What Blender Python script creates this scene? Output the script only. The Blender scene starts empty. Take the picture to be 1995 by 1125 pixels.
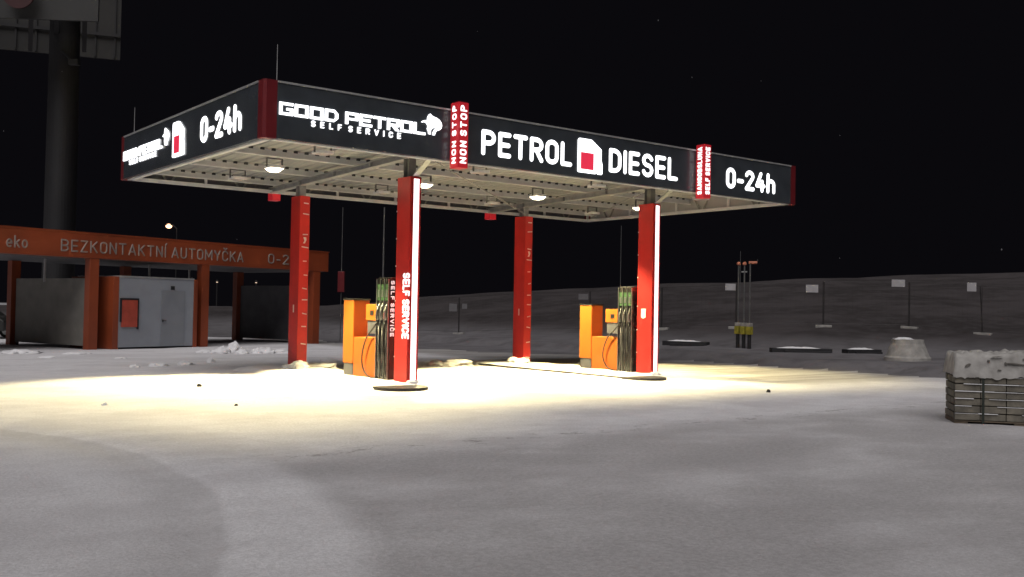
import bpy, bmesh, math, random
from mathutils import Vector, Matrix, noise as mnoise
random.seed(7)
R_=math.radians
sc=bpy.context.scene
COL=sc.collection

# ------------------------------------------------------------------ camera
YAW,PITCH,ROLL,FPX=0.6588,0.0206,0.0181,1937.8
CAM=Vector((-7.4731,-17.1844,1.7199))
FW=Vector((math.sin(YAW)*math.cos(PITCH),math.cos(YAW)*math.cos(PITCH),math.sin(PITCH)))
_r=Vector((math.cos(YAW),-math.sin(YAW),0)); _u=_r.cross(FW)
RT=_r*math.cos(ROLL)+_u*math.sin(ROLL); UP=_u*math.cos(ROLL)-_r*math.sin(ROLL)
cd=bpy.data.cameras.new('camera'); cam=bpy.data.objects.new('camera',cd); COL.objects.link(cam)
M=Matrix((RT,UP,-FW)).transposed().to_4x4(); M.translation=CAM; cam.matrix_world=M
cd.sensor_width=36; cd.lens=36*FPX/1995; cd.clip_end=3000; cd.clip_start=.05
sc.camera=cam
# surveying helpers: turn a sight line into a real place
def ray(x,y): return FW+RT*((x-997.5)/FPX)-UP*((y-562.5)/FPX)
def at(x,y,dep): return CAM+ray(x,y)*dep
def plane(x,y,ax,v):
    d=ray(x,y); return CAM+d*((v-CAM[ax])/d[ax])

# ------------------------------------------------------------------ materials
def mat(name,col,rough=.5,metal=0,var=.12,scale=6,bump=0,bscale=40,emit=None,es=0,spec=.5,dirt=None):
    m=bpy.data.materials.new(name); m.use_nodes=True
    nt=m.node_tree; N=nt.nodes; L=nt.links; b=N['Principled BSDF']
    b.inputs['Roughness'].default_value=rough; b.inputs['Metallic'].default_value=metal
    b.inputs['Specular IOR Level'].default_value=spec
    tc=N.new('ShaderNodeTexCoord'); nz=N.new('ShaderNodeTexNoise')
    nz.inputs['Scale'].default_value=scale; nz.inputs['Detail'].default_value=6
    L.new(tc.outputs['Object'],nz.inputs['Vector'])
    rp=N.new('ShaderNodeValToRGB'); rp.color_ramp.elements[0].position=.3; rp.color_ramp.elements[1].position=.7
    c0=dirt or [c*(1-var) for c in col]; c1=[min(1,c*(1+var)) for c in col]
    rp.color_ramp.elements[0].color=(*c0,1); rp.color_ramp.elements[1].color=(*c1,1)
    L.new(nz.outputs['Fac'],rp.inputs['Fac']); L.new(rp.outputs['Color'],b.inputs['Base Color'])
    if bump:
        n2=N.new('ShaderNodeTexNoise'); n2.inputs['Scale'].default_value=bscale; n2.inputs['Detail'].default_value=5
        L.new(tc.outputs['Object'],n2.inputs['Vector'])
        bp=N.new('ShaderNodeBump'); bp.inputs['Strength'].default_value=bump; bp.inputs['Distance'].default_value=.02
        L.new(n2.outputs['Fac'],bp.inputs['Height']); L.new(bp.outputs['Normal'],b.inputs['Normal'])
    if emit:
        b.inputs['Emission Color'].default_value=(*emit,1); b.inputs['Emission Strength'].default_value=es
    return m
MT={}
MT['fascia']=mat('anthracite_gloss',(.044,.050,.058),.2,0,.2,2,spec=.5)
MT['red']=mat('red_panel',(.46,.021,.018),.35,0,.10,3,.05,30)
MT['darkred']=mat('dark_red_panel',(.13,.010,.014),.4,0,.10,3)
MT['white']=mat('white_panel',(.72,.72,.70),.5,0,.06,3)
MT['letter']=mat('lit_letter',(.9,.9,.9),.4,0,.02,3,emit=(.95,.97,1),es=1.9)
MT['letter_soft']=mat('lit_letter_small',(.9,.9,.9),.4,0,.02,3,emit=(.94,.96,1),es=1.25)
MT['letter_blade']=mat('lit_blade_letter',(.9,.9,.9),.4,0,.02,3,emit=(1,.95,.97),es=1.15)
MT['letter_reflected']=mat('reflected_letter_glow',(.8,.8,.8),.4,0,.02,3,emit=(1,.97,.97),es=.55)
MT['led']=mat('led_strip',(.9,.9,.9),.4,0,.02,3,emit=(1,.96,.99),es=1.7)
MT['redlit']=mat('lit_red_acrylic',(.55,.02,.03),.3,0,.08,3,emit=(1,.04,.06),es=.16)
MT['redwin']=mat('lit_red_window',(.6,.02,.05),.3,0,.05,3,emit=(1,.05,.11),es=.55)
MT['steel']=mat('galvanised_steel',(.36,.36,.36),.45,.35,.2,5,.05,60)
MT['steel_mid']=mat('mid_steel',(.20,.20,.19),.5,.2,.2,6)
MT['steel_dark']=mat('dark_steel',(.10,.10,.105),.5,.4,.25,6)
MT['deck']=mat('roof_sheet',(.262,.268,.275),.55,.0,.10,1.3)
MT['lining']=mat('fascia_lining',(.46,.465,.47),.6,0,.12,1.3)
MT['purlin']=mat('purlin_steel',(.74,.75,.755),.45,.0,.10,3)
MT['trim']=mat('pale_metal_trim',(.42,.42,.42),.4,.4,.15,4)
MT['lamp_on']=mat('lamp_glass_lit',(.9,.9,.85),.4,0,.02,3,emit=(1,.88,.62),es=14)
MT['lamp_off']=mat('lamp_glass_off',(.6,.58,.54),.25,0,.05,3)
MT['orange']=mat('orange_paint',(.50,.115,.016),.35,0,.08,3,.04,30)
MT['yellow']=mat('amber_paint',(.44,.128,.017),.35,0,.06,3)
MT['black']=mat('black_plastic',(.018,.018,.02),.4,0,.25,5)
MT['blackgloss']=mat('black_gloss',(.02,.018,.018),.12,0,.2,4)
MT['rubber']=mat('black_rubber',(.012,.012,.012),.5,0,.25,8)
MT['inox']=mat('brushed_steel',(.42,.43,.42),.28,.9,.15,9)
MT['greyplastic']=mat('grey_plinth',(.09,.09,.10),.5,0,.2,5)
MT['concrete']=mat('concrete',(.30,.29,.27),.85,0,.25,5,.4,40)
MT['kerb']=mat('wet_kerb',(.022,.019,.018),.6,0,.35,6,.4,50)
MT['snow']=mat('snow_heap',(.74,.74,.75),.75,0,.05,4,.5,25)
MT['wash_orange']=mat('wash_orange',(.25,.050,.017),.42,0,.25,.5,.05,20)
MT['wash_letter']=mat('wash_letter_grey',(.25,.21,.19),.5,0,.2,3)
MT['wash_grey']=mat('wash_wall_grey',(.10,.10,.11),.6,0,.2,2)
MT['wash_pale']=mat('wash_wall_pale',(.20,.19,.17),.6,0,.15,2)
MT['kiosk']=mat('kiosk_pale',(.27,.29,.325),.5,0,.08,1.5)
MT['kiosk_door']=mat('kiosk_door',(.22,.235,.26),.5,0,.08,1.5)
MT['kiosk_red']=mat('kiosk_red_panel',(.40,.065,.04),.4,0,.15,4)
MT['pylon']=mat('pylon_paint',(.011,.0105,.012),.6,0,.2,1)
MT['board']=mat('billboard_skin',(.026,.026,.025),.6,0,.2,.6)
MT['board_back']=mat('billboard_back',(.017,.016,.015),.6,0,.3,.6)
MT['board_red']=mat('billboard_red',(.04,.006,.007),.6,0,.2,1)
MT['sodium']=mat('sodium_lamp',(.9,.7,.5),.4,0,.02,3,emit=(1,.50,.27),es=5)
MT['faint']=mat('faint_lamp',(.9,.8,.7),.4,0,.02,3,emit=(1,.72,.5),es=1.2)
MT['ventyellow']=mat('vent_yellow',(.30,.26,.03),.5,0,.25,8)
MT['ventred']=mat('vent_cap_red',(.55,.20,.12),.5,0,.2,8)
MT['ventpipe']=mat('vent_pipe_grey',(.12,.12,.12),.5,.3,.2,8)
MT['paver']=mat('concrete_paver',(.175,.158,.125),.9,0,.25,5,.5,30,dirt=(.10,.092,.075))
MT['strap']=mat('green_black_strap',(.02,.026,.02),.5,0,.2,8)
MT['wrap']=mat('snowy_wrap',(.37,.36,.34),.75,0,.14,5,.4,9,dirt=(.22,.21,.195))
MT['wrap_fold']=mat('wrap_fold_dark',(.13,.12,.105),.8,0,.2,9)
MT['wood']=mat('weathered_wood',(.13,.10,.07),.8,0,.3,9,.4,30)
MT['stone']=mat('dark_stone',(.03,.028,.025),.8,0,.3,20,.5,40)
MT['slab']=mat('dark_slab',(.018,.018,.02),.6,0,.3,4)
MT['notice']=mat('notice_white',(.40,.39,.40),.6,0,.08,4)
MT['wire']=mat('fence_wire',(.045,.042,.042),.5,.4,.2,6)
MT['car']=mat('car_paint_dark',(.035,.035,.033),.3,.2,.15,4)
MT['glass']=mat('car_glass',(.01,.01,.012),.08,0,.2,4)

def terrain_mat(name,hill):
    m=bpy.data.materials.new(name); m.use_nodes=True
    nt=m.node_tree; N=nt.nodes; L=nt.links; b=N['Principled BSDF']
    b.inputs['Roughness'].default_value=.8; b.inputs['Specular IOR Level'].default_value=.25
    geo=N.new('ShaderNodeNewGeometry')
    def noise(scale,detail=6,rough=.55,vec=None):
        n=N.new('ShaderNodeTexNoise'); n.inputs['Scale'].default_value=scale; n.inputs['Detail'].default_value=detail
        n.inputs['Roughness'].default_value=rough; L.new(vec or geo.outputs['Position'],n.inputs['Vector']); return n.outputs['Fac']
    def ramp(f,p0,p1,c0=0,c1=1):
        n=N.new('ShaderNodeMapRange'); n.interpolation_type='SMOOTHSTEP'
        n.inputs['From Min'].default_value=p0; n.inputs['From Max'].default_value=p1
        n.inputs['To Min'].default_value=c0; n.inputs['To Max'].default_value=c1
        L.new(f,n.inputs['Value']); return n.outputs['Result']
    def math_(op,a,bb):
        n=N.new('ShaderNodeMath'); n.operation=op; n.use_clamp=op in('ADD','MULTIPLY','SUBTRACT')
        for i,v in enumerate((a,bb)):
            if isinstance(v,(int,float)): n.inputs[i].default_value=v
            else: L.new(v,n.inputs[i])
        return n.outputs[0]
    def mix(f,c0,c1):
        n=N.new('ShaderNodeMix'); n.data_type='RGBA'
        if isinstance(f,(int,float)): n.inputs[0].default_value=f
        else: L.new(f,n.inputs[0])
        for i,c in ((6,c0),(7,c1)):
            if isinstance(c,tuple): n.inputs[i].default_value=(*c,1)
            else: L.new(c,n.inputs[i])
        return n.outputs[2]
    sep=N.new('ShaderNodeSeparateXYZ'); L.new(geo.outputs['Position'],sep.inputs[0])
    if not hill:
        # trampled, gritty snow against fresh drifted snow; the drift follows a wheel path that sweeps in from the left
        stretch=N.new('ShaderNodeMapping'); stretch.inputs['Rotation'].default_value=(0,0,R_(38)); stretch.inputs['Scale'].default_value=(.8,1.15,1)
        L.new(geo.outputs['Position'],stretch.inputs['Vector'])
        sv=stretch.outputs['Vector']
        patch=ramp(noise(.55,5,.6,sv),.36,.60)
        dist=N.new('ShaderNodeVectorMath'); dist.operation='DISTANCE'; dist.inputs[1].default_value=(-13.5,-6.4,0)
        L.new(geo.outputs['Position'],dist.inputs[0]); dv=dist.outputs['Value']
        wob=noise(.8,4); dvw=N.new('ShaderNodeMath'); dvw.operation='ADD'; L.new(dv,dvw.inputs[0])
        w2=N.new('ShaderNodeMath'); w2.operation='MULTIPLY_ADD'; L.new(wob,w2.inputs[0]); w2.inputs[1].default_value=.24; w2.inputs[2].default_value=-.12
        L.new(w2.outputs[0],dvw.inputs[1]); dw=dvw.outputs[0]
        right=ramp(dw,10.4,10.85)                       # beyond the drift: driven, scoured snow
        far=ramp(sep.outputs['Y'],-6.0,-7.7)
        scour=math_('MULTIPLY',math_('MULTIPLY',right,far),ramp(noise(.5,4,.6,sv),.25,.6,.35,1))
        grit=ramp(noise(17,7,.85),.40,.62)
        fine=ramp(noise(30,4,.85),.40,.60)
        base=mix(patch,(.67,.66,.675),(.80,.795,.81))
        base=mix(math_('MULTIPLY',scour,.62),base,(.36,.345,.345))
        base=mix(math_('MULTIPLY',math_('MULTIPLY',scour,grit),.42),base,(.20,.19,.19))
        base=mix(math_('MULTIPLY',fine,.34),base,(.33,.32,.32))
        # crusty broken lip where the scoured area meets the soft snow
        fb_=math_('MULTIPLY',ramp(far,.05,.3),ramp(far,.75,.4)); ck=ramp(noise(2.6,6,.75,sv),.545,.60)
        base=mix(math_('MULTIPLY',math_('MULTIPLY',math_('MULTIPLY',fb_,right),ck),.55),base,(.16,.15,.15))
        # tyre groove grime along the arc
        g1=math_('MULTIPLY',ramp(dw,8.7,9.62),ramp(dw,9.70,9.60))
        gl=ramp(noise(.7,4),.3,.65,.6,1)
        base=mix(math_('MULTIPLY',math_('MULTIPLY',g1,gl),.32),base,(.30,.29,.29))
        inner=ramp(dw,9.72,9.55)
        base=mix(math_('MULTIPLY',inner,.14),base,(.42,.40,.40))
        # packed wheel lanes leading out of the canopy to the right, dirty from slush
        ln=N.new('ShaderNodeMapping'); ln.inputs['Rotation'].default_value=(0,0,R_(4)); ln.inputs['Scale'].default_value=(.10,1.9,1); L.new(geo.outputs['Position'],ln.inputs['Vector'])
        lane=math_('MULTIPLY',ramp(sep.outputs['X'],11.8,13.5),ramp(sep.outputs['Y'],-3.4,-1.2))
        lane=math_('MULTIPLY',lane,ramp(noise(1.0,5,.6,ln.outputs['Vector']),.30,.62,.45,1))
        base=mix(math_('MULTIPLY',lane,.85),base,(.20,.185,.165))
        mott=ramp(noise(2.6,7,.7),.35,.68)
        base=mix(math_('MULTIPLY',mott,.16),base,(.36,.345,.345))
        # brown slush by the wash bays
        base_h=noise(22,8,.75); st=.75
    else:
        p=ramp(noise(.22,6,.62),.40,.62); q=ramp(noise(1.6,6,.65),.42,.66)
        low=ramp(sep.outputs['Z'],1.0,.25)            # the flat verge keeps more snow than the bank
        base=mix(p,(.034,.029,.029),(.060,.052,.053))  # dark earth tones also carry the light fading towards the bank
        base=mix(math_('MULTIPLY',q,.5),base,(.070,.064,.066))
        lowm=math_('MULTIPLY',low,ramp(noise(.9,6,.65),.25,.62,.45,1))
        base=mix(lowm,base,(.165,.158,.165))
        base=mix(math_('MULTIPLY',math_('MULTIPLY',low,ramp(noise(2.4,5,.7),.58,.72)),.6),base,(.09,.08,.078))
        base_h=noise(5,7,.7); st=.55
    L.new(base,b.inputs['Base Color'])
    bp=N.new('ShaderNodeBump'); bp.inputs['Strength'].default_value=st; bp.inputs['Distance'].default_value=.03 if not hill else .12
    L.new(base_h,bp.inputs['Height']); L.new(bp.outputs['Normal'],b.inputs['Normal'])
    return m

# ------------------------------------------------------------------ mesh helpers
class MB:
    def __init__(s): s.v=[]; s.f=[]
    def add(s,vs,fs):
        o=len(s.v); s.v+= [tuple(v) for v in vs]; s.f+=[tuple(i+o for i in f) for f in fs]; return s
    def box(s,a,b):
        x0,y0,z0=a; x1,y1,z1=b
        return s.add([(x0,y0,z0),(x1,y0,z0),(x1,y1,z0),(x0,y1,z0),(x0,y0,z1),(x1,y0,z1),(x1,y1,z1),(x0,y1,z1)],
            [(3,2,1,0),(4,5,6,7),(0,1,5,4),(1,2,6,5),(2,3,7,6),(3,0,4,7)])
    def fbox(s,o,ax,ay,az,a,b):   # box in a frame
        o=Vector(o); c=[]
        for z in (a[2],b[2]):
            for x,y in ((a[0],a[1]),(b[0],a[1]),(b[0],b[1]),(a[0],b[1])): c.append(o+ax*x+ay*y+az*z)
        return s.add(c,[(3,2,1,0),(4,5,6,7),(0,1,5,4),(1,2,6,5),(2,3,7,6),(3,0,4,7)])
    def bar(s,p,q,w,h=None,up=Vector((0,0,1))):
        p=Vector(p);q=Vector(q); h=h or w; d=(q-p); l=d.length; d.normalize()
        if abs(d.dot(up))>.99: up=Vector((0,1,0))
        x=d.cross(up).normalized(); y=x.cross(d)
        return s.fbox(p,x,y,d,(-w/2,-h/2,0),(w/2,h/2,l))
    def cyl(s,p,q,r,r2=None,n=12,cap=True):
        p=Vector(p);q=Vector(q); r2=r if r2 is None else r2; d=(q-p).normalized()
        up=Vector((0,0,1)) if abs(d.z)<.9 else Vector((1,0,0)); x=d.cross(up).normalized(); y=d.cross(x)
        vs=[];fs=[]
        for c,rr in ((p,r),(q,r2)):
            for i in range(n):
                t=2*math.pi*i/n; vs.append(c+x*math.cos(t)*rr+y*math.sin(t)*rr)
        for i in range(n): fs.append((i,(i+1)%n,n+(i+1)%n,n+i))
        if cap: fs.append(tuple(range(n))[::-1]); fs.append(tuple(range(n,2*n)))
        return s.add(vs,fs)
    def tube(s,pts,r,n=8):
        pts=[Vector(p) for p in pts]; vs=[];fs=[]; prev=None
        for k,p in enumerate(pts):
            d=(pts[min(k+1,len(pts)-1)]-pts[max(k-1,0)]).normalized()
            if prev is None:
                up=Vector((0,0,1)) if abs(d.z)<.9 else Vector((1,0,0)); x=d.cross(up).normalized()
            else: x=(prev-d*prev.dot(d)).normalized()
            prev=x; y=d.cross(x)
            for i in range(n):
                t=2*math.pi*i/n; vs.append(p+x*math.cos(t)*r+y*math.sin(t)*r)
        for k in range(len(pts)-1):
            for i in range(n): fs.append((k*n+i,k*n+(i+1)%n,(k+1)*n+(i+1)%n,(k+1)*n+i))
        fs.append(tuple(range(n))[::-1]); fs.append(tuple(range((len(pts)-1)*n,len(pts)*n)))
        return s.add(vs,fs)
    def prism(s,poly,o,ax,ay,depth):   # polygon in a frame pushed along az=ax x ay
        o=Vector(o); az=ax.cross(ay); n=len(poly); vs=[]
        for d in (0,depth):
            for x,y in poly: vs.append(o+ax*x+ay*y+az*d)
        fs=[tuple(range(n))[::-1],tuple(range(n,2*n))]+[(i,(i+1)%n,n+(i+1)%n,n+i) for i in range(n)]
        return s.add(vs,fs)
    def lathe(s,o,prof,n=24):
        o=Vector(o); vs=[];fs=[]
        for r,z in prof:
            for i in range(n):
                t=2*math.pi*i/n; vs.append(o+Vector((r*math.cos(t),r*math.sin(t),z)))
        for k in range(len(prof)-1):
            for i in range(n): fs.append((k*n+i,k*n+(i+1)%n,(k+1)*n+(i+1)%n,(k+1)*n+i))
        fs.append(tuple(range(n))[::-1]); fs.append(tuple(range((len(prof)-1)*n,len(prof)*n)))
        return s.add(vs,fs)
    def build(s,name,m,parent=None,bevel=0,smooth=False,fix=True):
        me=bpy.data.meshes.new(name); me.from_pydata(s.v,[],s.f)
        if fix:
            bm=bmesh.new(); bm.from_mesh(me)
            if bevel:
                bmesh.ops.remove_doubles(bm,verts=bm.verts,dist=1e-6)
                es=[e for e in bm.edges if len(e.link_faces)==2 and e.calc_face_angle(0)>.7]
                bmesh.ops.bevel(bm,geom=es,offset=bevel,segments=2,affect='EDGES',profile=.6,clamp_overlap=True)
            bmesh.ops.recalc_face_normals(bm,faces=bm.faces)
            bm.to_mesh(me); bm.free()
        if smooth:
            for p in me.polygons: p.use_smooth=True
        me.materials.append(MT[m] if isinstance(m,str) else m)
        return link(name,me,parent)
def link(name,data,parent=None):
    o=bpy.data.objects.new(name,data); COL.objects.link(o)
    if parent is not None:
        o.parent=parent
        if data is not None:   # geometry is written in world metres: keep it there
            o.matrix_parent_inverse=world(parent).inverted()
    return o
def world(o):
    m=o.matrix_basis.copy()
    if o.parent: m=world(o.parent)@o.matrix_parent_inverse@m
    return m
def tag(o,label=None,cat=None,group=None,kind=None):
    if label: o['label']=label
    if cat: o['category']=cat
    if group: o['group']=group
    if kind: o['kind']=kind
    return o
def thing(name,label,cat,loc,group=None):
    o=bpy.data.objects.new(name,None); COL.objects.link(o); o.location=loc; o.empty_display_size=.3
    return tag(o,label,cat,group)
def copy_tree(o,parent=None):
    c=o.copy(); COL.objects.link(c)
    if parent is not None: c.parent=parent
    for ch in list(o.children): copy_tree(ch,c)
    return c
X=Vector((1,0,0));Y=Vector((0,1,0));Z=Vector((0,0,1))
def arc(cx,cy,rx,ry,a0,a1,n=9):
    return [(cx+rx*math.cos(R_(a0+(a1-a0)*k/n)),cy+ry*math.sin(R_(a0+(a1-a0)*k/n))) for k in range(n+1)]
_O=arc(.25,.75,.25,.25,0,180)+arc(.25,.25,.25,.25,180,360)+[(.5,.75)]
_P=[(0,0),(0,1),(.25,1)]+arc(.25,.745,.25,.255,90,-90)+[(0,.49)]
_C=arc(.25,.75,.25,.25,5,180)+arc(.25,.25,.25,.25,180,355)
GL={'I':(0,[[(0,0),(0,1)]]),'L':(.42,[[(0,1),(0,0),(.42,0)]]),'E':(.44,[[(.44,1),(0,1),(0,0),(.44,0)],[(0,.5),(.4,.5)]]),
'T':(.52,[[(0,1),(.52,1)],[(.26,1),(.26,0)]]),'P':(.5,[_P]),'R':(.5,[_P,[(.24,.49),(.5,0)]]),'O':(.5,[_O]),'0':(.46,[[(a*.92,b) for a,b in _O]]),
'D':(.5,[[(0,0),(0,1),(.2,1)]+arc(.2,.7,.3,.3,90,0)+arc(.2,.3,.3,.3,0,-90)+[(0,0)]]),
'S':(.48,[arc(.24,.755,.235,.245,20,270)+arc(.24,.255,.24,.255,90,-160)]),'N':(.5,[[(0,0),(0,1),(.5,0),(.5,1)]]),
'C':(.5,[_C]),'Č':(.5,[_C,[(.1,1.34),(.25,1.2),(.4,1.34)]]),'Í':(0.02,[[(0,0),(0,1)],[(0,1.2),(.1,1.36)]]),
'F':(.42,[[(.42,1),(0,1),(0,0)],[(0,.5),(.36,.5)]]),'V':(.54,[[(0,1),(.27,0),(.54,1)]]),'A':(.56,[[(0,0),(.28,1),(.56,0)],[(.1,.3),(.46,.3)]]),
'M':(.64,[[(0,0),(0,1),(.32,.3),(.64,1),(.64,0)]]),'B':(.5,[_P,[(.25,.49)]+arc(.25,.245,.25,.245,90,-90)+[(0,0)]]),'Z':(.48,[[(0,1),(.48,1),(0,0),(.48,0)]]),
'K':(.5,[[(0,0),(0,1)],[(.48,1),(0,.42)],[(.16,.6),(.5,0)]]),'U':(.5,[[(0,1),(0,.25)]+arc(.25,.25,.25,.25,180,360)+[(.5,1)]]),
'Y':(.54,[[(0,1),(.27,.45),(.54,1)],[(.27,.45),(.27,0)]]),'H':(.5,[[(0,0),(0,1)],[(.5,0),(.5,1)],[(0,.5),(.5,.5)]]),
'2':(.46,[arc(.23,.765,.23,.235,165,-25)+[(0,0),(.48,0)]]),'4':(.52,[[(.28,1),(0,.28),(.52,.28)],[(.38,.55),(.38,0)]]),
'h':(.44,[[(0,0),(0,1)],[(0,.45)]+arc(.22,.43,.22,.23,180,0)+[(.44,0)]]),'-':(.28,[[(0,.4),(.28,.4)]]),
'k':(.42,[[(0,0),(0,1)],[(.4,.66),(0,.3)],[(.14,.42),(.42,0)]]),'o':(.46,[arc(.23,.33,.23,.33,0,360,16)]),'e':(.46,[[(.03,.34),(.46,.34)]+arc(.23,.33,.23,.33,2,310,14)])}
def stroke(mb,pts,rad,az,depth):
    """one rounded raised stroke along a flat path; n=8 with a ridge line on top"""
    parts=[[pts[0]]]
    for k in range(1,len(pts)):
        parts[-1].append(pts[k])
        if k<len(pts)-1:
            a=(pts[k]-pts[k-1]); b=(pts[k+1]-pts[k])
            if a.length>1e-6 and b.length>1e-6 and a.angle(b)>.7: parts.append([pts[k]])
    for pl in parts:
        pl=[p for k,p in enumerate(pl) if k==0 or (p-pl[k-1]).length>1e-5]
        if len(pl)<2: continue
        rings=[]
        d0=(pl[1]-pl[0]).normalized(); d1=(pl[-1]-pl[-2]).normalized()
        for c in (1.0,.8,.45): rings.append((pl[0]-d0*rad*c,d0,max(.05,math.sqrt(1-min(1,c)**2))))
        for k,p in enumerate(pl):
            d=(pl[min(k+1,len(pl)-1)]-pl[max(k-1,0)]).normalized(); rings.append((p,d,1.0))
        for c in (.45,.8,1.0): rings.append((pl[-1]+d1*rad*c,d1,max(.05,math.sqrt(1-min(1,c)**2))))
        n=8; vs=[];fs=[]
        for p,d,q in rings:
            x=d.cross(az).normalized()
            for i in range(n):
                t=2*math.pi*i/n; vs.append(p+x*(math.cos(t)*rad*q)+az*(math.sin(t)*depth*q))
        for k in range(len(rings)-1):
            for i in range(n): fs.append((k*n+i,k*n+(i+1)%n,(k+1)*n+(i+1)%n,(k+1)*n+i))
        mb.add(vs,fs)
def text(body,o,ax,ay,w,h,depth,name,m,parent,rad=None,gap=.30,split=False):
    """raised round-ended capitals: fitted to width w and height h; one mesh per word (or per letter when spaced out)"""
    o=Vector(o); az=ax.cross(ay); rad=rad or h*.085
    x=0; lay=[]
    for c in body:
        if c==' ': x+=.32; continue
        gw,st=GL[c]; lay.append((x,st,c)); x+=gw+gap
    tot=x-gap; kx=(w-2*rad)/tot; ky=h-2*rad
    words=[[]]; 
    x=0; k=0
    for c in body:
        if c==' ': words.append([]); continue
        if split and words[-1]: words.append([])
        words[-1].append(lay[k]); k+=1
    out=None
    for wd in words:
        if not wd: continue
        mb=MB()
        for x0,st,c in wd:
            for path in st: stroke(mb,[o+ax*(rad+(x0+a)*kx)+ay*(rad+b*ky) for a,b in path],rad,az,depth)
        out=mb.build(name,m,parent,smooth=True,fix=False)
    return out

# ------------------------------------------------------------------ terrain
def lerp_tab(t,x):
    if x<=t[0][0]: return t[0][1]
    for (a,b),(c,d) in zip(t,t[1:]):
        if x<=c:
            k=(x-a)/(c-a); return b+(d-b)*k
    return t[-1][1]
def smooth(a,b,x):
    k=min(1,max(0,(x-a)/(b-a))); return k*k*(3-2*k)
FD=[(640,60),(775,56),(895,54),(1020,51.5),(1150,49.5),(1290,47.5),(1435,45.5),(1605,44),(1772,43),(1915,41),(2060,39),(2400,34)]
FY=[(640,0),(775,.2),(895,.29),(1020,.52),(1150,.67),(1290,.88),(1435,1.02),(1605,1.19),(1772,1.2),(1915,.96),(2060,.9),(2400,.9)]
SY=[(-300,590),(400,596),(640,597),(760,588),(830,578),(880,574),(1000,568),(1150,561),(1300,553),(1450,549),(1600,543),(1750,539),(1850,533),(1995,531),(2400,526)]
RD=85.0
def pxdep(x,y):
    d=Vector((x,y,0))-Vector((CAM.x,CAM.y,0))
    f=d.x*math.sin(YAW)+d.y*math.cos(YAW); r=d.x*math.cos(YAW)-d.y*math.sin(YAW)
    if f<2: return (-2000 if r<0 else 4000),-1
    return 997.5+FPX*r/f, f
def height(x,y):
    px,dep=pxdep(x,y)
    h=.30*smooth(19.2,20.4,x+.35*mnoise.noise(Vector((x*.0,y*.4,3))))
    hp=0
    if dep>20:
        p=min(max(px,-300),2400)
        fd=lerp_tab(FD,p); fy=lerp_tab(FY,p)
        sy=lerp_tab(SY,p); S=at(p,sy,RD).z
        d0=fd-7
        if p<900: d0=fd-4-(900-max(p,300))*.01
        if dep<d0: hp=0
        elif dep<fd: hp=h+(max(fy,h)-h)*smooth(d0,fd+1,dep)
        else:
            k=min(1,(dep-fd)/(RD-fd)); k=k**.8; b=max(fy,h)
            hp=b+(max(S,b)-b)*k
            if dep>RD: hp=max(S,b)-(dep-RD)*.012
        hp=max(hp,-3) if dep>RD else hp
    z=max(h,hp)
    und=.018*mnoise.noise(Vector((x*.6,y*.6,0)))+.008*mnoise.noise(Vector((x*2.3,y*2.3,5)))
    if z>.06:
        a=min(1,(z-.06)/.3)
        und=und*(1-a)+a*(.10*mnoise.noise(Vector((x*.22,y*.22,9)))+(.03 if pxdep(x,y)[1]<44 else 0)*mnoise.noise(Vector((x*.9,y*.9,2)))+min(1,max(0,z-1)/2)*.22*mnoise.noise(Vector((x*.16,y*.16,4))))
    # shallow wheel path sweeping in from the left, its outer lip a little raised
    q=math.hypot(x+13.5,y+6.4)
    if 8.4<q<12 and y<0: 
        und+=(-.020*math.exp(-((q-9.45)/.24)**2)+.012*math.exp(-((q-9.85)/.26)**2)+.012*math.exp(-((q-10.3)/.4)**2))*smooth(2,-5,y)
    return z+und
def gnd(px,py):
    """where a sight line meets the ground"""
    d=ray(px,py); t=4.0
    while t<200:
        p=CAM+d*t
        if p.z<height(p.x,p.y): 
            return Vector((p.x,p.y,height(p.x,p.y)))
        t+=.04
    return CAM+d*60
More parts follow.
